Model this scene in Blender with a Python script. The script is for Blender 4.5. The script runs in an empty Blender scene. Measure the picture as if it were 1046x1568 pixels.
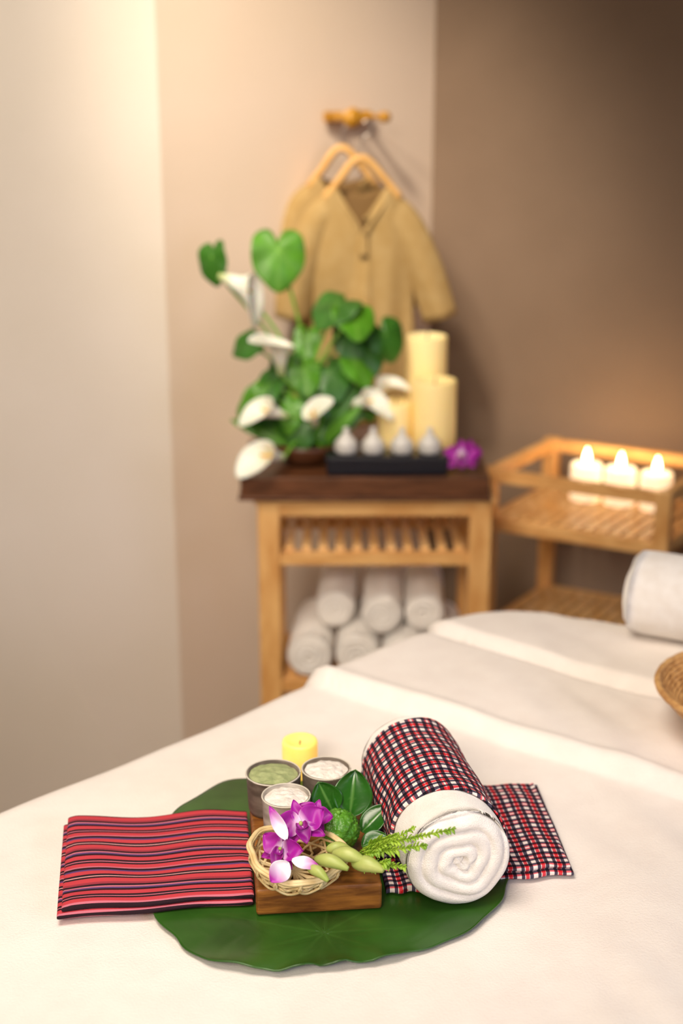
import bpy, bmesh, math, random
from mathutils import Vector, Matrix, noise
random.seed(7)
pi=math.pi
scene=bpy.context.scene
try:
    scene.view_settings.view_transform='Standard'
    scene.view_settings.look='None'
    scene.view_settings.exposure=0.0
except Exception: pass

# ------------------------------------------------------------------ helpers
def srgb(h):
    h=h.lstrip('#');r=[]
    for i in (0,2,4):
        c=int(h[i:i+2],16)/255
        r.append(c/12.92 if c<=.04045 else ((c+.055)/1.055)**2.4)
    return (r[0],r[1],r[2],1)
def newmat(name):
    m=bpy.data.materials.new(name);m.use_nodes=True
    nt=m.node_tree;b=nt.nodes["Principled BSDF"];return m,nt,b
def mat(name,col,col2=None,rough=.6,scale=20,stretch=(1,1,1),bump=0,bscale=None,sss=0,sheen=0,emit=None,estr=0,spec=.5,detail=4,coat=0,sssr=(.02,.01,.006)):
    m,nt,b=newmat(name);N=nt.nodes;L=nt.links
    tc=N.new("ShaderNodeTexCoord");mp=N.new("ShaderNodeMapping");mp.inputs["Scale"].default_value=stretch
    L.new(tc.outputs["Object"],mp.inputs["Vector"])
    if col2:
        no=N.new("ShaderNodeTexNoise");no.inputs["Scale"].default_value=scale;no.inputs["Detail"].default_value=detail
        L.new(mp.outputs[0],no.inputs["Vector"])
        r=N.new("ShaderNodeValToRGB");r.color_ramp.elements[0].position=.35;r.color_ramp.elements[1].position=.65
        r.color_ramp.elements[0].color=srgb(col);r.color_ramp.elements[1].color=srgb(col2)
        L.new(no.outputs["Fac"],r.inputs["Fac"]);L.new(r.outputs["Color"],b.inputs["Base Color"])
    else: b.inputs["Base Color"].default_value=srgb(col)
    b.inputs["Roughness"].default_value=rough
    b.inputs["Specular IOR Level"].default_value=spec
    if coat: b.inputs["Coat Weight"].default_value=coat
    if bump:
        n2=N.new("ShaderNodeTexNoise");n2.inputs["Scale"].default_value=bscale or scale;n2.inputs["Detail"].default_value=3
        L.new(mp.outputs[0],n2.inputs["Vector"])
        bp=N.new("ShaderNodeBump");bp.inputs["Strength"].default_value=1;bp.inputs["Distance"].default_value=bump
        L.new(n2.outputs["Fac"],bp.inputs["Height"]);L.new(bp.outputs[0],b.inputs["Normal"])
    if sss:
        b.inputs["Subsurface Weight"].default_value=sss;b.inputs["Subsurface Radius"].default_value=(1,.6,.35);b.inputs["Subsurface Scale"].default_value=sssr[0]
    if sheen:
        b.inputs["Sheen Weight"].default_value=sheen
    if emit:
        b.inputs["Emission Color"].default_value=srgb(emit);b.inputs["Emission Strength"].default_value=estr
    return m
def ramp_fract(nt,src,period,stops):
    N=nt.nodes;L=nt.links
    dv=N.new("ShaderNodeMath");dv.operation='DIVIDE';dv.inputs[1].default_value=period
    fr=N.new("ShaderNodeMath");fr.operation='FRACT'
    L.new(src,dv.inputs[0]);L.new(dv.outputs[0],fr.inputs[0])
    r=N.new("ShaderNodeValToRGB");r.color_ramp.interpolation='CONSTANT'
    e=r.color_ramp.elements
    e[0].position=stops[0][0];e[0].color=srgb(stops[0][1]);e[1].position=stops[1][0];e[1].color=srgb(stops[1][1])
    for p,c in stops[2:]:
        x=e.new(p);x.color=srgb(c)
    L.new(fr.outputs[0],r.inputs["Fac"]);return r.outputs["Color"]
def clothbump(nt,b,scale=900,dist=.0004):
    N=nt.nodes;L=nt.links
    tc=N.new("ShaderNodeTexCoord")
    n2=N.new("ShaderNodeTexNoise");n2.inputs["Scale"].default_value=scale
    L.new(tc.outputs["Object"],n2.inputs["Vector"])
    bp=N.new("ShaderNodeBump");bp.inputs["Distance"].default_value=dist;bp.inputs["Strength"].default_value=1
    L.new(n2.outputs["Fac"],bp.inputs["Height"]);L.new(bp.outputs[0],b.inputs["Normal"])
def plaidmat():
    m,nt,b=newmat("plaid_cotton");N=nt.nodes;L=nt.links
    uv=N.new("ShaderNodeUVMap");sp=N.new("ShaderNodeSeparateXYZ");L.new(uv.outputs[0],sp.inputs[0])
    a=ramp_fract(nt,sp.outputs[0],.0165,[(0,"#484458"),(.22,"#f8f0ec"),(.5,"#484458"),(.70,"#f8f0ec"),(.75,"#d84450"),(.97,"#f8f0ec")])
    c=ramp_fract(nt,sp.outputs[1],.0165,[(0,"#4e4458"),(.22,"#f8f0ec"),(.5,"#4e4458"),(.70,"#ec6c76"),(.80,"#f8f0ec"),(.9,"#ec6c76")])
    mx=N.new("ShaderNodeMix");mx.data_type='RGBA';mx.blend_type='MULTIPLY';mx.inputs[0].default_value=1
    L.new(a,mx.inputs[6]);L.new(c,mx.inputs[7]);L.new(mx.outputs[2],b.inputs["Base Color"])
    b.inputs["Roughness"].default_value=.85;b.inputs["Specular IOR Level"].default_value=.2
    clothbump(nt,b);return m
def stripemat():
    m,nt,b=newmat("red_striped_cotton");N=nt.nodes;L=nt.links
    uv=N.new("ShaderNodeUVMap");sp=N.new("ShaderNodeSeparateXYZ");L.new(uv.outputs[0],sp.inputs[0])
    R="#c44049";K="#2a1820";P="#c87080";V="#5e4072";D="#9a3844"
    st=[(0,R),(.09,K),(.135,P),(.16,K),(.21,R),(.31,K),(.36,V),(.40,P),(.435,K),(.485,D),(.54,R),(.65,K),(.695,"#d49898"),(.72,K),(.77,R),(.87,V),(.91,K),(.965,P)]
    c=ramp_fract(nt,sp.outputs[1],.060,st);L.new(c,b.inputs["Base Color"])
    b.inputs["Roughness"].default_value=.85;b.inputs["Specular IOR Level"].default_value=.2
    clothbump(nt,b);return m
def petalmat(name,base,tip,p0=.1,p1=.5,sss=.3):
    m,nt,b=newmat(name);N=nt.nodes;L=nt.links
    uv=N.new("ShaderNodeUVMap");sp=N.new("ShaderNodeSeparateXYZ");L.new(uv.outputs[0],sp.inputs[0])
    r=N.new("ShaderNodeValToRGB");e=r.color_ramp.elements
    e[0].position=p0;e[0].color=srgb(base);e[1].position=p1;e[1].color=srgb(tip)
    L.new(sp.outputs[1],r.inputs["Fac"]);L.new(r.outputs["Color"],b.inputs["Base Color"])
    b.inputs["Roughness"].default_value=.5
    b.inputs["Subsurface Weight"].default_value=sss;b.inputs["Subsurface Scale"].default_value=.004
    return m
def leafmat(name,col,vein,rough=.35,amt=1.0):
    m,nt,b=newmat(name);N=nt.nodes;L=nt.links
    uv=N.new("ShaderNodeUVMap");sp=N.new("ShaderNodeSeparateXYZ");L.new(uv.outputs[0],sp.inputs[0])
    tc=N.new("ShaderNodeTexCoord");no=N.new("ShaderNodeTexNoise");no.inputs["Scale"].default_value=22
    L.new(tc.outputs["Object"],no.inputs["Vector"])
    r=N.new("ShaderNodeValToRGB");e=r.color_ramp.elements
    c=srgb(col);e[0].color=(c[0]*.7,c[1]*.7,c[2]*.7,1);e[1].color=(c[0]*1.25,c[1]*1.25,c[2]*1.25,1);e[0].position=.3;e[1].position=.7
    L.new(no.outputs["Fac"],r.inputs["Fac"])
    ml=N.new("ShaderNodeMath");ml.operation='MULTIPLY';ml.inputs[1].default_value=amt;L.new(sp.outputs[0],ml.inputs[0])
    mx=N.new("ShaderNodeMix");mx.data_type='RGBA';L.new(ml.outputs[0],mx.inputs[0]);L.new(r.outputs["Color"],mx.inputs[6]);mx.inputs[7].default_value=srgb(vein)
    L.new(mx.outputs[2],b.inputs["Base Color"]);b.inputs["Roughness"].default_value=rough
    bp=N.new("ShaderNodeBump");bp.inputs["Distance"].default_value=.0003
    L.new(sp.outputs[0],bp.inputs["Height"]);L.new(bp.outputs[0],b.inputs["Normal"])
    return m

def group(name):
    e=bpy.data.objects.new(name,None);bpy.context.collection.objects.link(e);e.empty_display_size=.05;return e
def mesh(name,vs,fs,m,parent=None,uv=None,smooth=True,sub=0,solid=0,bevel=0):
    me=bpy.data.meshes.new(name);me.from_pydata([tuple(v) for v in vs],[],fs);me.update()
    if uv:
        ul=me.uv_layers.new(name="UVMap")
        for l in me.loops: ul.data[l.index].uv=uv[l.vertex_index]
    bm=bmesh.new();bm.from_mesh(me);bmesh.ops.recalc_face_normals(bm,faces=bm.faces);bm.to_mesh(me);bm.free()
    if smooth:
        for p in me.polygons:p.use_smooth=True
    o=bpy.data.objects.new(name,me);bpy.context.collection.objects.link(o);me.materials.append(m)
    if parent:o.parent=parent
    if solid:
        md=o.modifiers.new("s","SOLIDIFY");md.thickness=solid;md.offset=0
    if bevel:
        md=o.modifiers.new("b","BEVEL");md.width=bevel;md.segments=3;md.limit_method='ANGLE'
    if sub:
        md=o.modifiers.new("u","SUBSURF");md.levels=sub;md.render_levels=sub
    return o
def gridfaces(nr,nc,closec=False,off=0):
    f=[]
    for i in range(nr-1):
        for j in range(nc if closec else nc-1):
            a=off+i*nc+j;b=off+i*nc+(j+1)%nc
            f.append((a,b,b+nc,a+nc))
    return f
def frame(p0,p1,up=Vector((0,0,1))):
    d=(Vector(p1)-Vector(p0)).normalized()
    if abs(d.dot(up))>.97: up=Vector((0,1,0))
    a=d.cross(up).normalized();b=a.cross(d).normalized();return d,a,b
def smoothpath(pts,n=8):
    P=[Vector(p) for p in pts]
    if len(P)<3: return [P[0].lerp(P[-1],i/n) for i in range(n+1)]
    out=[]
    Q=[P[0]*2-P[1]]+P+[P[-1]*2-P[-2]]
    for i in range(1,len(Q)-2):
        for k in range(n):
            t=k/n;a,b,c,d=Q[i-1],Q[i],Q[i+1],Q[i+2]
            out.append(.5*((2*b)+(c-a)*t+(2*a-5*b+4*c-d)*t*t+(3*b-a-3*c+d)*t**3))
    out.append(P[-1]);return out
def tubedata(pts,rad,n=8,flat=1.0,up=Vector((0,0,1))):
    vs=[];fs=[];P=[Vector(p) for p in pts];m=len(P)
    for i,p in enumerate(P):
        a0=P[max(0,i-1)];a1=P[min(m-1,i+1)]
        d,a,b=frame(a0,a1,up)
        r=rad(i/(m-1)) if callable(rad) else rad
        for k in range(n):
            t=2*pi*k/n;vs.append(p+a*math.cos(t)*r+b*math.sin(t)*r*flat)
    fs=gridfaces(m,n,True)
    fs.append(tuple(range(n))[::-1]);fs.append(tuple(range((m-1)*n,m*n)))
    return vs,fs
def tube(name,pts,rad,m,parent=None,n=8,sm=6,flat=1.0,up=Vector((0,0,1))):
    if sm: pts=smoothpath(pts,sm)
    vs,fs=tubedata(pts,rad,n,flat,up);return mesh(name,vs,fs,m,parent)
def multi(name,parts,m,parent=None,uvs=None,**k):
    V=[];F=[]
    for vs,fs in parts:
        o=len(V);V+=list(vs);F+=[tuple(i+o for i in f) for f in fs]
    return mesh(name,V,F,m,parent,uv=uvs,**k)
def box(name,c,size,m,parent=None,rz=0,bevel=.002,taper=1.0,rx=0,ry=0):
    sx,sy,sz=[s/2 for s in size];R=Matrix.Rotation(rz,3,'Z')@Matrix.Rotation(rx,3,'X')@Matrix.Rotation(ry,3,'Y')
    vs=[]
    for z in (-1,1):
        t=taper if z>0 else 1
        for x,y in((-1,-1),(1,-1),(1,1),(-1,1)):vs.append(Vector(c)+R@Vector((x*sx*t,y*sy*t,z*sz)))
    fs=[(0,3,2,1),(4,5,6,7),(0,1,5,4),(1,2,6,5),(2,3,7,6),(3,0,4,7)]
    return mesh(name,vs,fs,m,parent,smooth=False,bevel=bevel)
def beam(name,p0,p1,w,h,m,parent,bevel=.002):
    p0=Vector(p0);p1=Vector(p1);d,a,b=frame(p0,p1)
    vs=[]
    for p in(p0,p1):
        for s,t in((-1,-1),(1,-1),(1,1),(-1,1)):vs.append(p+a*s*w/2+b*t*h/2)
    fs=[(0,3,2,1),(4,5,6,7),(0,1,5,4),(1,2,6,5),(2,3,7,6),(3,0,4,7)]
    return mesh(name,vs,fs,m,parent,smooth=False,bevel=bevel)
def lathe(name,c,prof,m,parent=None,n=40,wob=0,M=None):
    vs=[]
    for r,z in prof:
        for k in range(n):
            t=2*pi*k/n;rr=r*(1+wob*math.sin(3*t+c[0]*50)+wob*.6*math.sin(5*t+1))
            v=Vector((rr*math.cos(t),rr*math.sin(t),z))
            if M:v=M@v
            vs.append(Vector(c)+v)
    fs=gridfaces(len(prof),n,True);fs.append(tuple(range(n))[::-1]);fs.append(tuple(range((len(prof)-1)*n,len(prof)*n)))
    return mesh(name,vs,fs,m,parent)
def ss(a,b,x):
    t=max(0,min(1,(x-a)/(b-a)));return t*t*(3-2*t)

# ------------------------------------------------------------------ materials
M_wallL=mat("cream_wall_paint","#e2d6c6","#e6dacc",rough=.9,scale=3,bump=.0006,bscale=120,spec=.15)
M_wallB=mat("beige_wall_paint","#e0ccb6","#e4d0bc",rough=.9,scale=3,bump=.0006,bscale=120,spec=.15)
M_wallR=mat("taupe_wall_paint","#87725f","#927c68",rough=.85,scale=2.5,bump=.0014,bscale=50,spec=.15)
M_floor=mat("dark_wood_floor","#4a2e1c","#6a4429",rough=.5,scale=6,stretch=(1,12,1))
M_ceil=mat("ceiling_paint","#cfc4b4",rough=.95)
M_sheet=mat("white_sheet","#f1e8df","#f5ede4",rough=.95,scale=30,bump=.0006,bscale=420,sheen=.2,spec=.1)
M_towel=mat("white_terry","#f4ede4","#faf5ee",rough=1,scale=60,bump=.0012,bscale=900,sheen=.4,spec=.05)
M_pine=mat("pine_wood","#d49a58","#ecba76",rough=.35,scale=14,stretch=(3,3,1.0))
M_pineH=mat("pine_wood_rail","#d49a58","#ecba76",rough=.35,scale=14,stretch=(1,3,6))
M_slat=mat("pine_slat","#dcaa68","#eec68c",rough=.22,scale=14,stretch=(6,1,3))
M_dark=mat("dark_walnut","#4e2e1a","#6e442a",rough=.35,scale=18,stretch=(1,6,6))
M_block=mat("acacia_wood","#6a3c16","#a06628",rough=.42,scale=22,stretch=(1.2,5,7),bump=.0004,bscale=60)
M_black=mat("black_lacquer","#181820",rough=.35)
M_leafBig=leafmat("big_leaf","#2c5418","#5a8a3a",rough=.30,amt=.18)
M_leaf=leafmat("green_leaf","#508c1c","#8ab848",rough=.4,amt=.7)
M_leafD=leafmat("dark_leaf","#34681a","#5c9038",rough=.4,amt=.6)
M_leafK=leafmat("kaffir_leaf","#245a16","#6fa050",rough=.22,amt=.6)
M_stem=mat("green_stem","#64a02e","#80b43e",rough=.5,scale=20)
M_calla=petalmat("calla_white","#c8d48c","#fbf6e6",.08,.42,.3)
M_spadix=mat("spadix_yellow","#e8b820",rough=.7)
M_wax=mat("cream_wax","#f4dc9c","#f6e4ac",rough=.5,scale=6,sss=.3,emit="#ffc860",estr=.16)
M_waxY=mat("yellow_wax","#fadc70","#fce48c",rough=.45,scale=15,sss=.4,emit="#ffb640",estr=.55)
M_waxW=mat("white_wax","#fff4e0",rough=.5,sss=.3,emit="#ffdcae",estr=.75)
M_flame=mat("flame","#fff0c0",emit="#ffe6b0",estr=18)
M_wick=mat("wick","#1a1410",rough=.9)
M_robe=mat("tan_linen","#ae905c","#b69a68",rough=.95,scale=40,bump=.00006,bscale=700,spec=.05)
M_robeD=mat("tan_linen_inner","#806440",rough=.95,spec=.05)
M_brass=mat("golden_wood_peg","#b07c1c","#c48f2c",rough=.35,scale=20)
M_hang=mat("hanger_wood","#d8a45c","#eaba74",rough=.4,scale=20)
M_steel=mat("steel","#c8c0b4",rough=.3);M_steel.node_tree.nodes["Principled BSDF"].inputs["Metallic"].default_value=1
M_white=mat("white_ceramic","#d8d4cc",rough=.3)
M_plaid=plaidmat();M_stripe=stripemat()
M_cup=mat("dark_banana_bark_cup","#51483e","#7c7064",rough=.65,scale=35,stretch=(1,1,2.5),spec=.3)
M_cup2=mat("pale_bark_cup","#8a8278","#b8b0a4",rough=.65,scale=35,stretch=(1,1,2.5),spec=.3)
M_rim=mat("cup_rim","#cfc8b8",rough=.7)
M_grn=mat("green_scrub","#8f9a68","#a8b07c",rough=.95,scale=120,bump=.0012,bscale=300)
M_wht=mat("white_scrub","#ddd4ca","#f2ece2",rough=.95,scale=120,bump=.0015,bscale=300)
M_bamboo=mat("bamboo_strip","#d8ba80","#ecd8a4",rough=.5,scale=60)
M_wick2=mat("rattan","#b8844c","#dcac6c",rough=.55,scale=90)
M_orch=petalmat("orchid_purple","#f0d0ea","#a01498",.08,.34,.2)
M_orch2=petalmat("orchid_deep","#b040a8","#84087e",.1,.5,.2)
M_orchW=petalmat("orchid_white_tip","#f4e8f2","#b030a8",.35,.85,.2)
M_bud=mat("pale_green_bud","#94a84c","#b8c070",rough=.45,scale=40,sss=.1)
M_lime=mat("kaffir_lime_skin","#3c741a","#5c962a",rough=.38,scale=90,bump=.003,bscale=110)
M_sprig=mat("sprig_green","#7aa428","#a4c440",rough=.5,scale=60)

# ------------------------------------------------------------------ room
def wall(name,p0,p1,z0,z1,m,th=.1):
    p0=Vector((*p0,0));p1=Vector((*p1,0));d=(p1-p0).normalized();n=Vector((-d.y,d.x,0))
    vs=[]
    for z in(z0,z1):
        for p in(p0,p1,p1+n*th,p0+n*th):vs.append((p.x,p.y,z))
    return mesh(name,vs,[(0,3,2,1),(4,5,6,7),(0,1,5,4),(1,2,6,5),(2,3,7,6),(3,0,4,7)],m,smooth=False)
A=(-.3315,2.68);B=(.19,3.05);C=(2.2,2.0)
wall("wall_left",(-2.2,2.25),A,0,2.6,M_wallL,.5)
wall("wall_back",A,B,0,2.6,M_wallB,.3)
wall("wall_right",B,C,0,2.6,M_wallR,.3)
box("floor",(0,.8,-.05),(4.8,6,.1),M_floor,bevel=0)
box("ceiling",(0,.8,2.65),(4.8,6,.1),M_ceil,bevel=0)

# ------------------------------------------------------------------ massage bed
def bedh(x,y):
    q=(x+.045)*.593+(y-1.674)*.805
    h=.013*ss(-.006,.003,q)+.008*math.exp(-((q-.013)/.011)**2)
    h+=-.008*math.exp(-((q-.203)/.007)**2)+.011*ss(.203,.214,q)
    n=noise.noise(Vector((x*3,y*3,.3)))*.009+noise.noise(Vector((x*9,y*6,2.3)))*.005
    n+=.004*noise.noise(Vector((x*22+y*8,y*7,4)))*ss(.1,.3,x)
    w=1-math.exp(-(((x+.03)/.30)**2+((y-1.25)/.22)**2)**2)
    return h+n*w
def outline(P,step=.010):
    Q=[]
    n=len(P)
    for i in range(n):
        a=Vector(P[i]);b=Vector(P[(i+1)%n]);L=(b-a).length;d=min(.09,L*.3)/L
        Q.append(a.lerp(b,d));Q.append(a.lerp(b,1-d))
    for _ in range(4):
        R=[]
        for i in range(len(Q)):
            a=Q[i];b=Q[(i+1)%len(Q)];R+= [a.lerp(b,.25),a.lerp(b,.75)]
        Q=R
    L=[0]
    for i in range(len(Q)):L.append(L[-1]+(Q[(i+1)%len(Q)]-Q[i]).length)
    tot=L[-1];N=int(tot/step);out=[];k=0
    for i in range(N):
        s=tot*i/N
        while L[k+1]<s:k+=1
        out.append(Q[k%len(Q)].lerp(Q[(k+1)%len(Q)],(s-L[k])/max(1e-9,L[k+1]-L[k])))
    return out
def bed():
    O=outline([(.18,1.915),(-.95,.77),(.1,-.30),(.5,-.2),(1.3,1.36),(.46,1.79)])
    n=len(O);c=Vector((.12,1.1));r=.028
    Nn=[]
    for i in range(n):
        t=(O[(i+2)%n]-O[i-2]).normalized();v=Vector((t.y,-t.x))
        if v.dot(O[i]-c)<0:v=-v
        Nn.append(v)
    vs=[];K=130
    for k in range(K+1):
        s=(k/K)
        for i in range(n):
            e=O[i]-Nn[i]*r;p=c+(e-c)*s;vs.append((p.x,p.y,.75+bedh(p.x,p.y)))
    rows=K+1
    for a in range(1,7):
        t=a/6*pi/2
        for i in range(n):
            e=O[i]-Nn[i]*r*(1-math.sin(t));vs.append((e.x,e.y,.75+bedh(e.x,e.y)-r*(1-math.cos(t))))
        rows+=1
    for a in range(1,13):
        t=a/12
        for i in range(n):
            f=(.5+.5*math.sin(i*.11+2*math.sin(i*.023)))*.03*t
            e=O[i]+Nn[i]*f;vs.append((e.x,e.y,.72-(.62)*t+bedh(e.x,e.y)*(1-t)))
        rows+=1
    fs=gridfaces(rows,n,True);g=group("massage_bed")
    mesh("draped_sheet",vs,fs,M_sheet,g)
    box("bed_base",(.22,.95,.35),(.9,.9,.7),M_dark,g,rz=.7)
bed()

# ------------------------------------------------------------------ leaves
def heart(name,c,tip,nrm,size,m,parent,cup=.12,w=1.0,nr=26,na=90,veins=9,notch=.35,wave=.02,round_=.0):
    n=Vector(nrm).normalized();t=Vector(tip);t=(t-n*t.dot(n)).normalized();s=t.cross(n)
    vs=[];uv=[]
    for i in range(nr+1):
        rr=i/nr
        for j in range(na):
            a=-pi+2*pi*j/na
            lob=.62+.30*(1+math.cos(a))/2+.16*math.exp(-(a/.35)**2)*(1-round_)
            lob+= .10*math.exp(-((abs(a)-2.2)/.5)**2)
            lob-= notch*math.exp(-((abs(a)-pi)/.28)**2)
            L=size*lob*rr
            x=L*math.cos(a);y=L*math.sin(a)*w
            z=cup*size*rr*rr*(-1)*(.6+.4*math.cos(a*2))+wave*size*rr*math.sin(a*5+size*90)*rr
            ph=abs(((a/(2*pi)*veins*1.0)+.5)%1-.5)*2*pi/veins*rr*1.0
            v=max(0,1-ph/.022)*.8*(1-.5*rr)
            vs.append(Vector(c)+t*x+s*y+n*z);uv.append((v,rr))
    fs=gridfaces(nr+1,na,True)
    return mesh(name,vs,fs,m,parent,uv=uv,solid=.0012)
def bigleaf():
    pts=[(-.181,1.156),(-.158,1.113),(-.124,1.075),(-.070,1.055),(-.013,1.060),(.045,1.074),(.105,1.108),(.152,1.165),(.170,1.235),(.160,1.31),(.11,1.37),(.03,1.405),(-.06,1.41),(-.124,1.393),(-.165,1.34),(-.185,1.28),(-.19,1.21)]
    P=smoothpath([(x,y,0) for x,y in pts]+[(pts[0][0],pts[0][1],0)],10)[:-1]
    c=Vector((-.016,1.112,0));n=len(P);vs=[];uv=[];K=60
    vein=[-2.75,-2.1,-1.2,-.5,.12,.75,1.5,2.2,2.85]
    for k in range(K+1):
        s=k/K
        for i in range(n):
            d=P[i]-c;a=math.atan2(d.y,d.x);R=d.length
            edge=1+.014*math.sin(a*9+1)*s+.010*math.sin(a*23+1)*s*s
            p=c+d*s*edge;r=R*s
            m=min(abs((a-v+pi)%(2*pi)-pi) for v in vein)
            dist=m*r
            v=max(0,1-dist/(.0026*(1-.7*s)+.0003))*max(0,1-1.3*s)
            sv=abs(((r*34)+m*2.6)%1-.5)*2
            v2=max(0,1-sv/.09)*.12
            z=.7560+.0012*math.sin(a*7)*s*s - .0004*(max(0,1-dist/.012))*(1-s)
            front=(max(0,-math.sin(a)))*s**4
            z+=.005*front+.0035*math.sin(a*9)*s**4*front
            z-=.0002*max(0,1-sv/.4)
            vs.append((p.x,p.y,z));uv.append((min(1,.8*v+v2),s))
    g=group("elephant_ear_leaf")
    mesh("leaf_blade",vs,gridfaces(K+1,n,True),M_leafBig,g,uv=uv,solid=.0015)
bigleaf()

# ------------------------------------------------------------------ folded cloth slabs
def slab(name,q,z0,th,m,parent,nx=60,ny=40,wave=.002,uvs=1.0):
    P=[Vector(p) for p in q];vs=[];uv=[]
    L=(P[1]-P[0]).length;W=(P[3]-P[0]).length
    def pt(u,v): return P[0].lerp(P[1],u).lerp(P[3].lerp(P[2],u),v)
    sec=[];r=th/2
    for k in range(ny+1):sec.append((k/ny,1,0))
    for k in range(1,8):
        a=pi*k/8;sec.append((1,math.cos(a),math.sin(a)))
    for k in range(ny+1):sec.append((1-k/ny,-1,0))
    for k in range(1,8):
        a=pi*k/8;sec.append((0,-math.cos(a),-math.sin(a)))
    per=len(sec)
    us=[0,0.004,.012]+[.012+(1-.024)*i/nx for i in range(1,nx)]+[.988,.996,1]
    dv=(P[3]-P[0]).normalized()
    for iu,u in enumerate(us):
        e=min(u,1-u);sq=.55 if e<=0 else(.85 if e<.006 else 1)
        for v,tz,oy in sec:
            p=pt(u,v)+dv*oy*r
            w=wave*noise.noise(Vector((p.x*14+3,p.y*30,z0)))+wave*.6*math.sin(p.x*40+p.y*20)
            ex=.0015*noise.noise(Vector((u*9,v*3,5)))
            z=z0+r+tz*r*sq+(w if tz>0 else 0)*min(1,e*20)
            vs.append((p.x+ex*(1 if e<.02 else 0),p.y+.0016*math.sin(u*11),z))
            uv.append((u*L*uvs,v*W*uvs+oy*r+.0006*math.sin(u*9)))
    fs=gridfaces(len(us),per,True);fs.append(tuple(range(per))[::-1]);fs.append(tuple(range((len(us)-1)*per,len(us)*per)))
    return mesh(name,vs,fs,m,parent,uv=uv)
g=group("red_striped_cloth")
slab("fold_lower",[(-.262,1.130),(-.083,1.156),(-.0985,1.303),(-.285,1.288)],.7582,.0055,M_stripe,g,wave=.001)
slab("fold_upper",[(-.258,1.134),(-.082,1.158),(-.098,1.307),(-.281,1.292)],.7638,.006,M_stripe,g,wave=.0025)

# ------------------------------------------------------------------ wooden block
g=group("wooden_serving_block")
ang=math.radians(5.5)
box("block",(-.029,1.230,.7715),(.117,.178,.0275),M_block,g,rz=ang,bevel=.003)
ZB=.7855
# ------------------------------------------------------------------ scrub cups
def cup(x,y,r,zt,mc,ms,tilt=0):
    g=group("herbal_scrub_cup");h=zt-ZB;z=ZB
    lathe("cup_wall",(x,y,z),[(r*.8,0.0005),(r*.9,.0005),(r*.94,.004),(r*.97,h*.5),(r,h-.002),(r*1.0,h),(r*.93,h),(r*.91,h-.004),(r*.9,h-.008),(.001,h-.008)],mc,g,wob=.02)
    vs=[];n=48
    for k in range(15):
        for j in range(n):
            a=2*pi*j/n;rr=r*.91*k/14;px=x+rr*math.cos(a);py=y+rr*math.sin(a)
            vs.append((px,py,z+h-.003+.003*(1-(k/14)**2)+.0016*noise.noise(Vector((px*160,py*160,1)))))
    mesh("scrub_filling",vs,gridfaces(15,n,True),ms,g)
    pts=[(x+r*1.0*math.cos(a),y+r*1.0*math.sin(a),z+h*.995) for a in [(2*pi*i/24) for i in range(25)]]
    tube("bark_edge",pts,.0008,M_rim,g,n=6,sm=2)
cup(-.069,1.285,.0275,.826,M_cup,M_grn)
cup(-.054,1.233,.0235,.829,M_cup2,M_wht)
cup(-.0155,1.290,.0245,.828,M_cup,M_wht)

# ------------------------------------------------------------------ yellow candle
g=group("yellow_candle")
lathe("wax",(-.046,1.415,.7515),[(.0185,0),(.0195,.001),(.0198,.004),(.0198,.041),(.019,.044),(.016,.0445),(.013,.041),(.001,.039)],M_waxY,g,wob=.01)
tube("wick",[(-.046,1.415,.789),(-.046,1.415,.792),(-.0455,1.415,.795)],.0007,M_wick,g)

# ------------------------------------------------------------------ bamboo basket
def basket():
    g=group("woven_bamboo_basket");c=Vector((-.042,1.160,.8115));R=.0445;D=.0240
    T=Matrix.Rotation(math.radians(6),3,'X')@Matrix.Rotation(math.radians(6),3,'Y')
    def P(a,t,off=0):
        r=(R+off)*(.55+.45*math.sin(t*pi/2)**.6) if t>.02 else 0
        z=-(D+off)*(1-t)**.9
        w=1+.05*math.sin(3*a+1)
        return c+T@Vector((r*w*math.cos(a),r*w*math.sin(a)*.92,z+.0025*math.sin(2*a+1)*t))
    parts=[]
    n=13
    for i in range(n):
        for s in(-1,1):
            pts=[P(2*pi*i/n+s*(k/10)*.62,k/10*.98+.02,.0008*math.sin(k*1.9+s)) for k in range(11)]
            parts.append(tubedata(smoothpath(pts,3),.0013,6))
    for t in(.08,.45,.75):
        pts=[P(2*pi*k/60,t,.0012*math.sin(k*1.35)) for k in range(61)];parts.append(tubedata(pts,.0014,6))
    for i in range(5):
        a=pi*i/5
        parts.append(tubedata([P(a,.05).lerp(P(a+pi,.05),k/8) for k in range(9)],.0011,6))
    for o,t,r in((0,1,.0022),(.0018,.95,.0019),(-.0015,.97,.0016)):
        pts=[P(2*pi*k/60,t,o+.0008*math.sin(k*.9)) for k in range(61)];parts.append(tubedata(pts,r,6))
    for i in range(13):
        a=2*pi*(i+.5)/13
        pts=[P(a-.2,.97,.001),P(a-.26,.65,.003),P(a,.25,.003),P(a+.26,.65,.003),P(a+.2,.97,.001)]
        parts.append(tubedata(smoothpath(pts,4),.0013,6))
    multi("bamboo_weave",parts,M_bamboo,g)
basket()

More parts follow.
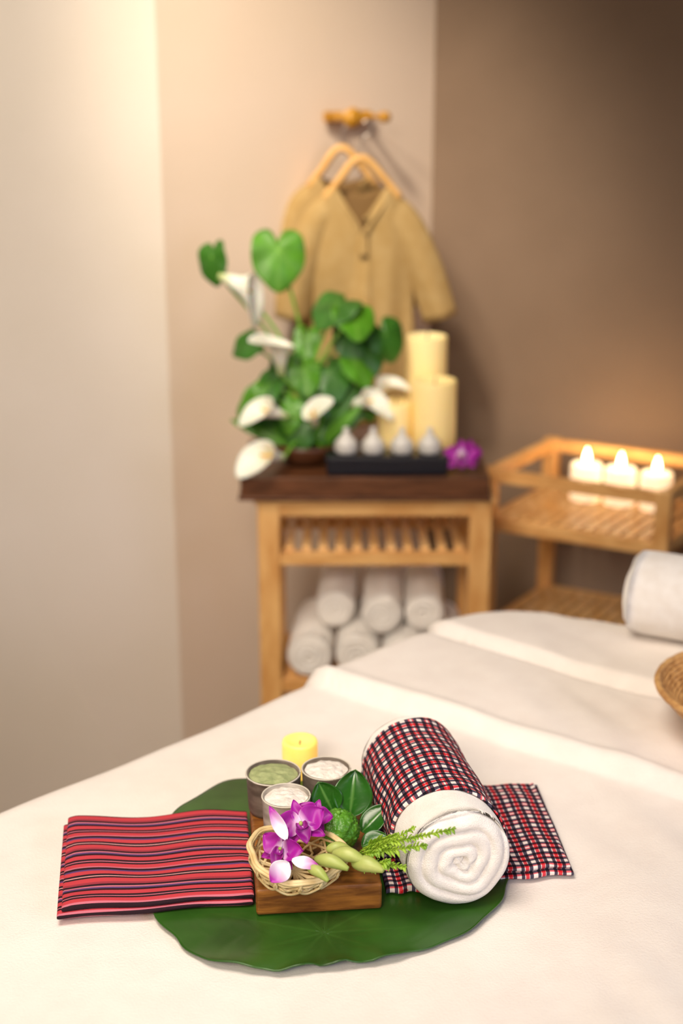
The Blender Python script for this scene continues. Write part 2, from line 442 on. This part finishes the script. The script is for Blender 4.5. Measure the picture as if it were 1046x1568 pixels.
# ------------------------------------------------------------------ petals / orchids
def petaldata(c,d,n,L,W,curl=.2,k1=.55,nu=9,nv=12):
    d=Vector(d).normalized();n=Vector(n);n=(n-d*n.dot(d)).normalized();s=d.cross(n)
    vs=[];uv=[]
    for i in range(nv+1):
        t=i/nv;w=W*(math.sin(pi*min(1,t**k1*.98+.02)))**.8+.0004
        for j in range(nu+1):
            q=-1+2*j/nu
            z=L*curl*(t*t)*(-1)+.18*W*(q*q)+.06*W*math.sin(t*9+q*3)
            vs.append(Vector(c)+d*L*t+s*w*q*.5+n*z);uv.append((.5+q/2,t))
    return vs,gridfaces(nv+1,nu+1),uv
def mpetals(name,L,m,parent,solid=.0006):
    V=[];F=[];U=[]
    for vs,fs,uv in L:
        o=len(V);V+=vs;F+=[tuple(i+o for i in f) for f in fs];U+=uv
    return mesh(name,V,F,m,parent,uv=U,solid=solid,sub=1)
def orchid(c,face,up,S,parent):
    f=Vector(face).normalized();u=Vector(up);u=(u-f*u.dot(f)).normalized();s=f.cross(u);c=Vector(c)
    def dr(a,fw=.15):return u*math.cos(a)+s*math.sin(a)+f*fw
    sep=[petaldata(c,dr(a),f,S*.95,S*.5,.15,.75) for a in(0,2.25,-2.25)]
    pet=[petaldata(c+f*.001,dr(a),f,S*1.0,S*.95,.2,.8) for a in(1.25,-1.25)]
    lip=[petaldata(c+f*.002,dr(pi,.7),f+u*.3,S*.75,S*.55,.35,.9),petaldata(c+f*.002,dr(pi-.9,.8),f,S*.4,S*.35,-.2,.8),petaldata(c+f*.002,dr(pi+.9,.8),f,S*.4,S*.35,-.2,.8)]
    mpetals("sepals",sep,M_orch,parent);mpetals("petals",pet,M_orch,parent);mpetals("lip",lip,M_orch2,parent)
    tube("column",[c,c+f*S*.25+u*S*.05],S*.07,M_bud,parent,sm=0)
g=group("orchid_flowers")
orchid((-.038,1.168,.834),(.1,-.75,.65),(-.25,.3,1),.026,g)
orchid((-.055,1.146,.822),(-.35,-.8,.45),(.2,.1,1),.022,g)
orchid((-.026,1.188,.832),(.2,-.6,.6),(.3,.3,.7),.018,g)
mpetals("fallen_petals",[petaldata((-.050,1.140,.836),(-.5,.3,.9),(0,-1,.4),.034,.012,.1,.8),petaldata((-.048,1.122,.824),(-.45,-.25,-.45),(0,-1,.5),.024,.020,.2,.9),petaldata((-.045,1.124,.824),(.9,-.2,-.1),(0,-.6,.8),.026,.012,.1,.9)],M_orchW,g)
def bud(p0,p1,r,parent,mm=None):
    p0=Vector(p0);p1=Vector(p1);mid=(p0+p1)/2+Vector((0,0,.003))
    tube("bud",[p0,mid,p1],lambda t:r*(.25+.95*math.sin(pi*(t**.75)*.93+.1))**1.0+.0003,mm or M_bud,parent,n=12,sm=8)
g=group("orchid_buds")
for p0,p1,r in (((-.024,1.134,.819),(.006,1.118,.819),.0060),((-.008,1.144,.819),(.022,1.130,.819),.0066),((.010,1.138,.812),(.038,1.122,.815),.0072),((-.014,1.152,.818),(.010,1.154,.816),.0050),((-.030,1.124,.816),(-.012,1.108,.813),.0048)):
    bud(p0,p1,r*.85,g)
g=group("kaffir_lime")
vs=[];c=Vector((-.003,1.206,.8068))
for i in range(49):
    th=pi*i/48
    for j in range(96):
        ph=2*pi*j/96;d=Vector((math.sin(th)*math.cos(ph),math.sin(th)*math.sin(ph),math.cos(th)))
        r=.0198*(1+.06*noise.noise(d*3.5+Vector((3,1,2)))+.16*abs(noise.noise(d*5.5))-.02);vs.append(c+d*r)
mesh("lime_fruit",vs,gridfaces(49,96,True),M_lime,g)
tube("lime_stalk",[c+Vector((0,-.003,.0185)),c+Vector((0,-.003,.0225))],.0022,M_stem,g,sm=0)
g=group("kaffir_lime_leaves")
def oval(name,c,d,n,L,W,parent,m=M_leafK,curl=.15):
    d=Vector(d).normalized();n=Vector(n);n=(n-d*n.dot(d)).normalized();s=d.cross(n)
    vs=[];uv=[]
    for i in range(25):
        t=i/24;w=W*.5*max(0,math.sin(pi*t**.85))**.7
        for j in range(17):
            q=-1+j/8
            z=-L*curl*(t-.3)**2+.10*W*q*q
            v=max(0,1-abs(q)*w/.0007)+.35*max(0,1-abs(((t*7-abs(q)*.9)%1)-.5)*2/.12)*(1-abs(q))
            vs.append(Vector(c)+d*L*t+s*w*q+n*z);uv.append((min(1,v),t))
    return mesh(name,vs,gridfaces(25,17),m,parent,uv=uv,solid=.0006)
oval("leaf_a",(.008,1.240,.802),(.14,.35,1),(.05,-1,.45),.046,.040,g)
oval("leaf_b",(-.008,1.240,.806),(-.45,.2,.9),(-.1,-1,.5),.034,.032,g)
oval("leaf_c",(.020,1.222,.795),(.65,.25,.65),(-.3,-.8,.7),.036,.024,g)
oval("leaf_d",(.020,1.205,.789),(.9,.1,.45),(0,-.6,1),.026,.022,g)
tube("stalk",[(.004,1.240,.788),(.005,1.242,.795),(.008,1.243,.806)],.0012,M_stem,g)
g=group("green_sprig")
def sprig(p0,mid,p1,nl,ll):
    path=smoothpath([p0,mid,p1],14);parts=[tubedata(path,.0008,6)];m=len(path)
    for i in range(nl):
        f=.15+.85*i/nl;k=f*(m-1);p=path[int(k)].lerp(path[min(m-1,int(k)+1)],k%1)
        d=(path[min(m-1,int(k)+1)]-path[max(0,int(k)-1)]).normalized()
        for s in(-1,1):
            a=Vector((random.uniform(-.3,.3),random.uniform(-.6,.2),random.uniform(.5,1)*s))
            e=p+(d*.7+a*.8).normalized()*ll*random.uniform(.6,1)*(1.15-f*.6)
            parts.append(tubedata(smoothpath([p,p.lerp(e,.5)+Vector((0,0,.0008)),e],3),lambda t:.0017*math.sin(pi*min(1,t*.9+.1))+.0002,6,.4))
    return parts
pp=[]
pp+=sprig((.018,1.18,.800),(.050,1.130,.840),(.100,1.098,.872),26,.010)
pp+=sprig((.018,1.18,.800),(.042,1.135,.828),(.076,1.104,.852),20,.012)
pp+=sprig((.016,1.17,.800),(.03,1.140,.812),(.058,1.110,.826),18,.012)
pp+=sprig((.020,1.18,.802),(.035,1.160,.822),(.052,1.135,.844),16,.012)
pp+=sprig((.016,1.16,.800),(.03,1.135,.812),(.044,1.118,.828),14,.012)
pp+=sprig((.018,1.17,.802),(.038,1.140,.830),(.066,1.118,.862),16,.010)
pp+=sprig((.012,1.17,.800),(.022,1.145,.818),(.034,1.125,.832),14,.011)
multi("sprig_foliage",pp,M_sprig,g)

# ------------------------------------------------------------------ rolled towels
def roll(name,p0,p1,R,parent,pitch=.011,n=120,m=None,seed=0,flat=0.0,turns_noise=.35):
    p0=Vector(p0);p1=Vector(p1);d,a,b=frame(p0,p1);L=(p1-p0).length
    vs=[]
    def capring(rr,ang,side):
        w=noise.noise(Vector((math.cos(ang)*1.0,math.sin(ang)*1.0,seed+side*5+rr*12)))*turns_noise
        ph=(rr/pitch-side*ang/(2*pi)+w)%1
        h=.0045*(max(0,1-abs(2*ph-1)**2.6))-.0045
        h+=-.012*max(0,(rr/R))**8*.8 +.0025*noise.noise(Vector((math.cos(ang)*rr*40,math.sin(ang)*rr*40,seed)))
        if rr<pitch*.5:h-=.002
        return h
    def shape(rr,ang):
        f=1+.03*noise.noise(Vector((math.cos(ang),math.sin(ang),seed)))
        y=math.sin(ang)*rr*f
        if y<0:y*=1-flat
        return math.cos(ang)*rr*f,y
    K=46;rows=0
    for k in range(K+1):
        rr=R*k/K*.985
        for j in range(n):
            an=2*pi*j/n;x,y=shape(rr,an);vs.append(p0+a*x+b*y-d*capring(rr,an,1))
        rows+=1
    Lr=24
    for k in range(Lr+1):
        t=k/Lr
        for j in range(n):
            an=2*pi*j/n
            ed=min(t,1-t)*L;rr=R*(1-.03*math.exp(-ed/.006))+.0008*noise.noise(Vector((an*3,t*L*40,seed)))
            rr+=.002*ss(0,.15,((an-3.9)%(2*pi))/(2*pi))-.002
            x,y=shape(rr,an);vs.append(p0+d*(.008+(L-.016)*t)+a*x+b*y)
        rows+=1
    for k in range(K,-1,-1):
        rr=R*k/K*.985
        for j in range(n):
            an=2*pi*j/n;x,y=shape(rr,an);vs.append(p1+a*x+b*y+d*capring(rr,an,-1))
        rows+=1
    return mesh(name,vs,gridfaces(rows,n,True),m or M_towel,parent)
g=group("rolled_towel")
RT=.0500;T0=Vector((.110,1.143,.8095));T1=Vector((.067,1.355,.8095))
roll("towel_roll",T0,T1,RT,g,pitch=.0145,seed=3,turns_noise=.5)
def plaidwrap():
    g=group("plaid_cloth")
    d,a,b=frame(T0,T1);L=(T1-T0).length;vs=[];uv=[];n=100;K=50
    for k in range(K+1):
        t=k/K
        for j in range(n+1):
            an=2*pi*j/n-pi/2
            s0=.040+.006*math.sin(an)-.014*math.cos(an);s1=L-.018+.004*math.cos(an*2)+.010*math.cos(an)
            s=s0+(s1-s0)*t
            r=RT+.0024+.0014*math.sin(s*75+an*1.5)*math.cos(an*2)+.0012*noise.noise(Vector((an*2,s*50,1)))
            if k==0 or k==K:r-=.0016
            p=T0+d*s+a*r*math.cos(an)+b*r*math.sin(an)
            if p.z<.7585:p.z=.7585
            vs.append(p);uv.append((s*1.0,an*RT))
    mesh("wrap_band",vs,gridfaces(K+1,n+1),M_plaid,g,uv=uv,solid=.0014)
    slab("tail",[(.150,1.200),(.226,1.212),(.213,1.382),(.125,1.37)],.7545,.005,M_plaid,g,wave=.0012)
    slab("tail_top",[(.150,1.206),(.223,1.217),(.208,1.378),(.125,1.366)],.7595,.005,M_plaid,g,wave=.0025)
    slab("inner_end",[(.042,1.172),(.075,1.176),(.06,1.28),(.032,1.275)],.7585,.006,M_plaid,g,wave=.002)
plaidwrap()
g=group("white_towel_roll")
roll("towel_roll",(.388,1.775,.8340),(.72,1.60,.8340),.056,g,pitch=.013,seed=9)
def rattan():
    g=group("rattan_bowl");c=Vector((.480,1.480,.7765));parts=[]
    N=15
    for i in range(N):
        t=i/(N-1);r=.055+.062*t**.8;z=.003+.048*t**1.3
        pts=[c+Vector((r*math.cos(2*pi*k/72),r*math.sin(2*pi*k/72),z+.0006*math.sin(k*2.6+i*3))) for k in range(73)]
        parts.append(tubedata(pts,.0030 if i<N-1 else .0042,8))
    for i in range(8):
        r=.007*(i+1)-.004
        pts=[c+Vector((r*math.cos(2*pi*k/48),r*math.sin(2*pi*k/48),.003)) for k in range(49)];parts.append(tubedata(pts,.0034,6))
    for i in range(48):
        a=2*pi*i/48
        pts=[c+Vector(((.055+.062*t**.8+.0025)*math.cos(a+t*.15),(.055+.062*t**.8+.0025)*math.sin(a+t*.15),.003+.048*t**1.3)) for t in [k/8 for k in range(9)]]
        parts.append(tubedata(pts,.0009,5))
    multi("coiled_rattan",parts,M_wick2,g)
rattan()

# ------------------------------------------------------------------ side table
g=group("wooden_side_table")
x0,x1,y0,y1=-.147,.262,2.345,2.575
for i,(x,y) in enumerate(((x0+.02,y0+.018),(x1-.02,y0+.018),(x0+.02,y1-.018),(x1-.02,y1-.018))):
    box("leg_%d"%(i+1),(x,y,.387),(.038,.034,.774),M_pine,g)
for nm,z,h in(("apron",.760,.024),("shelf_rail",.668,.022),("low_rail",.425,.025)):
    for y in(y0+.016,y1-.016):
        if nm=="apron" and y>y0+.1: continue
        box(nm,((x0+x1)/2,y,z),(x1-x0-.07,.02,h),M_pineH,g)
    for x in(x0+.016,x1-.016):box(nm+"_side",(x,(y0+y1)/2,z),(.02,y1-y0-.06,h),M_pine,g)
for i in range(11):
    x=x0+.055+i*(x1-x0-.11)/10
    box("slat",(x,(y0+y1)/2,.682),(.017,y1-y0-.05,.008),M_slat,g,bevel=.001)
    box("low_slat",(x,(y0+y1)/2,.434),(.022,y1-y0-.05,.008),M_pine,g,bevel=.001)
box("table_top",((x0+x1)/2,(y0+y1)/2,.777),(x1-x0+.01,y1-y0,.010),M_pineH,g)
g=group("dark_wood_tray")
box("tray_base",(.04,2.462,.7855),(.436,.262,.007),M_dark,g,bevel=.002)
def traywall(nm,a,b):beam(nm,a,b,.012,.034,M_dark,g,bevel=.002)
traywall("tray_front",(-.172,2.340,.806),(.253,2.340,.806));traywall("tray_back",(-.172,2.585,.806),(.253,2.585,.806))
traywall("tray_side",(-.168,2.34,.806),(-.168,2.585,.806));traywall("tray_side",(.249,2.34,.806),(.249,2.585,.806))
box("tray_deck",(.04,2.462,.803),(.408,.236,.028),M_dark,g,bevel=.001)
ZT=.818
g=group("rolled_bath_towels")
for i,(x,z,r,yy) in enumerate(((-.058,.481,.042,2.350),(.028,.481,.042,2.36),(.110,.480,.040,2.36),(.184,.476,.037,2.36),(-.012,.553,.037,2.40),(.072,.553,.038,2.37),(.150,.549,.037,2.39))):
    roll("towel_%d"%(i+1),(x,yy,z),(x+.01,yy+.20,z),r*.97,g,pitch=.011,n=64,seed=20+i)

g=group("black_tray")
box("tray_slab",(.079,2.388,ZT+.018),(.208,.058,.034),M_black,g,bevel=.004,taper=1.03)
for i,x in enumerate((.008,.055,.105,.153)):
    g=group("white_ceramic_pot")
    zz=ZT+.0355
    lathe("pot",(x,2.388,zz),[(.016,0),(.0195,.002),(.021,.010),(.020,.015),(.0205,.0155),(.019,.019),(.010,.030),(.006,.034),(.0045,.037),(.006,.041),(.005,.044),(.001,.046)],M_white,g,n=32)
def pillar(x,y,r,zt):
    g=group("pillar_candle");h=zt-ZT-.0005
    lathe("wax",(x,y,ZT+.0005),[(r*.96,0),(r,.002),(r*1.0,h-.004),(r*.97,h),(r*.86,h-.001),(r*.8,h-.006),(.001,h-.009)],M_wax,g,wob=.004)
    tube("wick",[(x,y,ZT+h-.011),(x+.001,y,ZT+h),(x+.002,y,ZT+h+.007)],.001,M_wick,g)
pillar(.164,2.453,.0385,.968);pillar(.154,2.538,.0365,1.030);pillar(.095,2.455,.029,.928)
g=group("purple_orchid")
orchid((.207,2.372,ZT+.032),(.05,-.9,.4),(0,.3,1),.032,g)
orchid((.222,2.387,ZT+.034),(.5,-.7,.4),(.3,.3,1),.027,g)
tube("orchid_stem",[(.208,2.377,ZT+.030),(.212,2.39,ZT+.012),(.215,2.40,ZT+.001)],.0015,M_stem,g)

# ------------------------------------------------------------------ calla arrangement
g=group("calla_lily_arrangement")
bc=Vector((-.065,2.455,ZT))
lathe("bowl",bc,[(.03,.0005),(.034,.001),(.05,.012),(.062,.030),(.066,.040),(.062,.040),(.056,.034),(.001,.030)],M_dark,g)
def stem(p,via=None,r=.0028):
    b=bc+Vector((random.uniform(-.02,.02),random.uniform(-.02,.02),.025));p=Vector(p)
    mid=via or (b.lerp(p,.5)+Vector((-(p.x-b.x)*.25,0,.02)))
    tube("stem",[b,mid,p],r,M_stem,g,n=8,sm=8)
big=[((-.222,2.44,1.185),(.25,-.1,-1),(-.55,-.8,.25),.047,M_leafD,.8),
     ((-.108,2.45,1.195),(.0,-.2,-1),(.15,-.9,.35),.066,M_leaf,.9),
     ((-.006,2.44,1.105),(-.5,-.4,-.6),(-.2,-.5,.85),.054,M_leafD,1),
     ((.020,2.43,1.090),(.2,-.6,-.6),(.3,-.6,.8),.050,M_leaf,1),
     ((.078,2.47,1.045),(.5,-.3,-.8),(.5,-.8,.3),.048,M_leafD,1),
     ((-.160,2.47,1.030),(-.7,-.2,-.2),(-.3,-.7,.6),.036,M_leafD,1),
     ((-.065,2.43,.990),(.2,-.6,-.7),(.1,-.8,.6),.045,M_leaf,.8),
     ((-.020,2.44,.985),(.3,-.5,-.8),(.1,-.8,.6),.052,M_leafD,.8),
     ((.025,2.44,1.000),(.6,-.4,-.6),(.4,-.8,.6),.045,M_leaf,.8),
     ((-.125,2.43,.965),(-.6,-.3,-.7),(-.4,-.8,.6),.050,M_leafD,.7),
     ((-.150,2.42,.945),(-.5,-.3,-.9),(-.3,-.9,.3),.048,M_leaf,.45),
     ((-.165,2.44,.935),(-.5,-.3,-.9),(-.3,-.9,.3),.045,M_leaf,.35),
     ((-.085,2.42,.925),(-.2,-.4,-.9),(-.1,-.9,.4),.045,M_leaf,.6),
     ((-.045,2.43,.940),(0,-.3,-1),(.1,-.9,.3),.055,M_leafD,.7),
     ((.000,2.44,.945),(.3,-.3,-.9),(.3,-.9,.3),.055,M_leafD,.7),
     ((.035,2.45,.940),(.5,-.3,-.8),(.3,-.9,.3),.048,M_leafD,.7),
     ((-.06,2.47,1.04),(-.1,-.4,-.8),(.0,-.8,.5),.045,M_leaf,.7),
     ((.045,2.46,1.02),(.3,-.4,-.8),(.2,-.8,.5),.045,M_leafD,.8),
     ((-.10,2.44,1.00),(-.3,-.4,-.8),(-.2,-.8,.5),.048,M_leafD,.7),
     ((-.02,2.43,.895),(.2,-.4,-.9),(.2,-.9,.3),.050,M_leafD,.7),
     ((-.07,2.42,.890),(-.2,-.4,-.9),(-.1,-.9,.3),.048,M_leafD,.7),
     ((.015,2.46,1.045),(.1,-.4,-.8),(.1,-.8,.5),.050,M_leafD,.8),
     ((-.115,2.46,.93),(-.4,-.3,-.8),(-.2,-.9,.4),.05,M_leafD,.7)]
for c,t,n,s,mm,w in big:
    heart("leaf",c,t,n,s,mm,g,w=w,nr=14,na=56,cup=.22,wave=.05);stem(c)
for i in range(14):
    a=-1.3+2.3*i/13;L=random.uniform(.09,.13)
    b=bc+Vector((math.sin(a)*.03,random.uniform(-.03,.01),.035))
    oval("strap_leaf",b,(math.sin(a)*1.0,random.uniform(-.2,.2),math.cos(a)*.9+.15),(0,-1,.3),L,.022,g,m=M_leaf if i%3==0 else M_leafD,curl=.3)
def calla(base,d,tip,S):
    d=Vector(d).normalized();t=Vector(tip);t=(t-d*t.dot(d)).normalized();s=d.cross(t);base=Vector(base)
    vs=[];uv=[];n=40;K=22
    for k in range(K+1):
        q=k/K
        for j in range(n):
            a=2*pi*j/n;f=(1+math.cos(a))/2
            r=S*(.09+.27*q**1.2+.32*max(0,q-.6)**1.3*(1+1.9*f**3))
            h=S*(1.3*q*(.68+.4*f)-.35*max(0,q-.75)*(1.2-f))
            ext=S*.5*max(0,q-.75)*4*f**14*.45
            p=base+d*h+(t*math.cos(a)+s*math.sin(a))*r+t*ext
            vs.append(p);uv.append((j/n,q))
    mesh("calla_spathe",vs,gridfaces(K+1,n,True),M_calla,g,uv=uv,solid=.0012)
    tube("spadix",[base+d*S*.2,base+d*S*.55,base+d*S*.95],lambda q:S*.07*(1-.4*q),M_spadix,g,n=10)
    stem(base)
calla((-.208,2.43,1.155),(.75,-.25,-.35),(.45,-.1,-1),.066)
calla((-.104,2.42,.985),(-.1,-.3,.95),(-.7,-.6,.3),.062)
calla((-.095,2.40,.915),(-.85,-.4,.35),(-1,-.2,-.1),.052)
calla((-.045,2.41,.895),(-.1,-.6,.8),(.8,-.3,.6),.044)
calla((-.100,2.375,.848),(-.65,-.65,.25),(-.8,-.3,-.5),.058)
calla((.012,2.44,.925),(.8,-.4,.25),(1,-.3,-.2),.052)
calla((.052,2.47,.930),(.65,-.2,.7),(.8,-.2,.5),.046)

# ------------------------------------------------------------------ trolley
g=group("wooden_trolley")
FL=Vector((.284,2.612,0));BL=Vector((.434,2.832,0));FR=Vector((.586,2.458,0));BR=BL+FR-FL
corn=[FL,FR,BR,BL]
for i,p in enumerate(corn):
    box("post_%d"%(i+1),(p.x,p.y,.38),(.029,.029,.760),M_pine,g,rz=-.482)
def rails(nm,z,h):
    for i in range(4):
        a=corn[i];b=corn[(i+1)%4];d=(b-a).normalized()*.012
        beam(nm,a+d+Vector((0,0,z)),b-d+Vector((0,0,z)),.018,h,M_pineH,g)
rails("top_rim",.747,.024);rails("shelf_rim",.650,.024);rails("low_rim",.425,.022)
for z in(.662,.436):
    for i in range(13):
        t=(i+.5)/13;a=FL.lerp(FR,t);b=BL.lerp(BR,t)
        beam("slat",a+Vector((0,0,z)),b+Vector((0,0,z)),.017,.008,M_slat,g,bevel=.001)
ZS=.6665
for x,y in((.487,2.715),(.549,2.684),(.613,2.652)):
    gg=group("white_candle");h=.072
    lathe("wax",(x,y,ZS),[(.030,0),(.031,.002),(.031,h-.003),(.029,h),(.022,h-.003),(.001,h-.006)],M_waxW,gg)
    tube("wick",[(x,y,ZS+h-.008),(x,y,ZS+h+.003)],.001,M_wick,gg,sm=0)
    lathe("flame",(x,y,ZS+h+.001),[(.001,0),(.005,.004),(.0066,.010),(.0055,.017),(.0032,.024),(.0005,.032)],M_flame,gg,n=16)
    l=bpy.data.lights.new("candle_light","POINT");l.energy=.19;l.color=(1,.62,.30);l.shadow_soft_size=.012
    o=bpy.data.objects.new("candle_light",l);bpy.context.collection.objects.link(o);o.location=(x,y,ZS+h+.05);o.parent=gg

# ------------------------------------------------------------------ robe, hangers, peg
def robe(dx,dy,dz,name,w=1.0):
    g=group(name);Y0=2.80+dy
    def X(px):return (px-523)*.00125*w+dx
    def Zp(py):return 1.334-.00126*(py-235)+dz
    rows=50;cols=60
    def xl(t):
        l=[(0,482),(.25,478),(.5,476),(1,464)];r=[(0,622),(.25,634),(.5,637),(1,648)]
        def f(T):
            for (a,b),(c,d) in zip(T,T[1:]):
                if t<=c:return b+(d-b)*(t-a)/(c-a)
            return T[-1][1]
        return f(l),f(r)
    def topf(u,front):
        px=552+u*72
        base=282+max(0,abs(u)-.55)*95
        if abs(px-554)<42:
            k=1-abs(px-554)/42
            base=284+(66 if front else 12)*k**(.9 if front else .6)
        return base
    for nm,front in(("front_panel",True),("back_panel",False)):
        vs=[]
        for i in range(rows+1):
            t=i/rows
            for j in range(cols+1):
                u=-1+2*j/cols
                yt=topf(u,front);py=yt+(650-yt)*t
                l,r=xl(t);px=(l+r)/2+u*(r-l)/2
                dep=.030*math.sqrt(max(0,1-u*u))
                fold=(.009*math.sin(u*5+t*1.6)+.004*math.sin(u*11+1+t*2))*ss(.05,.6,t)
                fold+=.006*(math.exp(-((u-.1+.25*t)/.12)**2)-.8*math.exp(-((u+.12+.1*t)/.11)**2))*ss(0,.25,t)
                y=Y0+(-dep-fold*math.sqrt(max(0,1-u*u)) if front else dep*.4)
                vs.append((X(px),y,Zp(py)))
        mesh(nm,vs,gridfaces(rows+1,cols+1),M_robe if front else M_robeD,g,solid=.0015)
    def sleeve(nm,pts,wid):
        vs=[];n=36
        P=smoothpath([(X(a),Y0,Zp(b)) for a,b in pts],7);m=len(P)
        for i,p in enumerate(P):
            t=i/(m-1);d=(P[min(m-1,i+1)]-P[max(0,i-1)]).normalized();s=Vector((d.z,0,-d.x))
            ww=(wid[0]+(wid[1]-wid[0])*t)*.00125/2
            for k in range(n):
                a=2*pi*k/n
                vs.append(p+s*ww*math.cos(a)*(1)+Vector((0,1,0))*(.022*math.sin(a)*(1-.2*math.cos(3*a+t*2)*t)))
        mesh(nm,vs,gridfaces(m,n,True),M_robe,g,solid=.0015)
    sleeve("sleeve_right",[(574,308),(616,340),(650,404),(678,484)],(60,54))
    sleeve("sleeve_left",[(530,308),(490,336),(463,402),(444,486)],(56,54))
    vcoll=[(X(597),Y0-.006,Zp(283)),(X(583),Y0-.026,Zp(312)),(X(561),Y0-.036,Zp(348)),(X(559),Y0-.040,Zp(385))]
    tube("collar_right",vcoll,.006,M_robe,g,n=8,flat=.5)
    tube("collar_left",[(X(512),Y0-.006,Zp(284)),(X(530),Y0-.026,Zp(312)),(X(551),Y0-.036,Zp(345)),(X(555),Y0-.040,Zp(385))],.006,M_robe,g,n=8,flat=.5)
    hx=X(553)
    tube("hanger_arms",[(X(498),Y0-.002,Zp(300)),(X(520),Y0-.004,Zp(274)),(X(538),Y0-.004,Zp(250)),(hx,Y0-.004,Zp(242)),(X(568),Y0-.004,Zp(250)),(X(588),Y0-.004,Zp(272)),(X(612),Y0-.002,Zp(300))],.013,M_hang,g,n=10,flat=.6)
    hp=[(hx,Y0-.004,Zp(246)),(hx,Y0-.004,Zp(222)),(hx+.004,Y0-.004,Zp(212)),(hx+.014,Y0-.004,Zp(206)),(hx+.020,Y0-.004,Zp(198)),(hx+.012,Y0-.004,Zp(188)),(hx+.002,Y0-.004,Zp(190))]
    tube("hanger_hook",hp,.0016,M_steel,g,n=8)
robe(0,-.03,0,"tan_robe")
robe(-.034,.045,.014,"tan_robe",w=.93)
g=group("wall_peg_rail")
d=Vector((.815,.58,0)).normalized();nn=Vector((d.y,-d.x,0))
c=Vector((.012,2.9015,1.396))
beam("rail",c-d*.055,c+d*.056,.014,.020,M_brass,g,bevel=.004)
for s,k in((-.040,1.3),(.036,.75)):
    p=c+d*s
    M=nn.to_track_quat('Z','Y').to_matrix()
    lathe("peg",p,[(.008*k,0),(.007*k,.02),(.006*k,.05),(.008*k,.056),(.013*k,.064),(.015*k,.074),(.012*k,.082),(.001,.086)],M_brass,g,n=24,M=M)
tube("peg_hook",[c+nn*.01+d*.01,c+nn*.06+d*.0+Vector((0,0,-.008)),Vector((.036,2.785,1.388)),Vector((.038,2.765,1.400))],.0035,M_brass,g,n=8)

# ------------------------------------------------------------------ lights
def area(name,loc,tgt,size,e,col,sp=None):
    l=bpy.data.lights.new(name,"AREA");l.energy=e;l.size=size;l.color=col
    if sp: l.spread=sp
    o=bpy.data.objects.new(name,l);bpy.context.collection.objects.link(o);o.location=loc
    o.rotation_euler=(Vector(tgt)-Vector(loc)).to_track_quat('-Z','Y').to_euler();return o
def spot(name,loc,tgt,ang,e,col,blend=1,soft=.12):
    l=bpy.data.lights.new(name,"SPOT");l.energy=e;l.color=col;l.spot_size=math.radians(ang);l.spot_blend=blend;l.shadow_soft_size=soft
    o=bpy.data.objects.new(name,l);bpy.context.collection.objects.link(o);o.location=loc
    o.rotation_euler=(Vector(tgt)-Vector(loc)).to_track_quat('-Z','Y').to_euler();return o
spot("ceiling_spotlight",(-.65,1.40,2.4),(-.56,2.60,1.30),70,74,(1,.89,.74),1)
spot("added_corner_wash",(-.35,1.75,2.45),(.02,2.95,1.16),43,112,(1,.86,.69),1,.10)  # added unseen spot, brightens robe, plants and wall near the corner
area("ceiling_light_bed",(-.35,.75,2.4),(-.05,1.30,.75),.7,7.4,(1,.89,.78),math.radians(95))
area("added_front_fill",(-.6,-.5,2.2),(-.02,2.2,.65),.8,4,(1,.86,.72),math.radians(50))  # general fill added overhead behind the camera, stands for no actual lamp
area("window_daylight",(1.7,-.3,1.5),(.3,1.2,.75),.9,3.8,(.72,.76,1),math.radians(80))
w=bpy.data.worlds.new("world");scene.world=w;w.use_nodes=True
w.node_tree.nodes["Background"].inputs[0].default_value=(1,.86,.76,1);w.node_tree.nodes["Background"].inputs[1].default_value=.05

# ------------------------------------------------------------------ camera
cam=bpy.data.cameras.new("camera");co=bpy.data.objects.new("camera",cam);bpy.context.collection.objects.link(co)
co.location=(0,0,1.52);co.rotation_euler=(math.radians(72),0,0)
cam.sensor_fit='VERTICAL';cam.sensor_height=36;cam.lens=50
cam.dof.use_dof=True;cam.dof.focus_distance=1.33;cam.dof.aperture_fstop=3.0
scene.camera=co
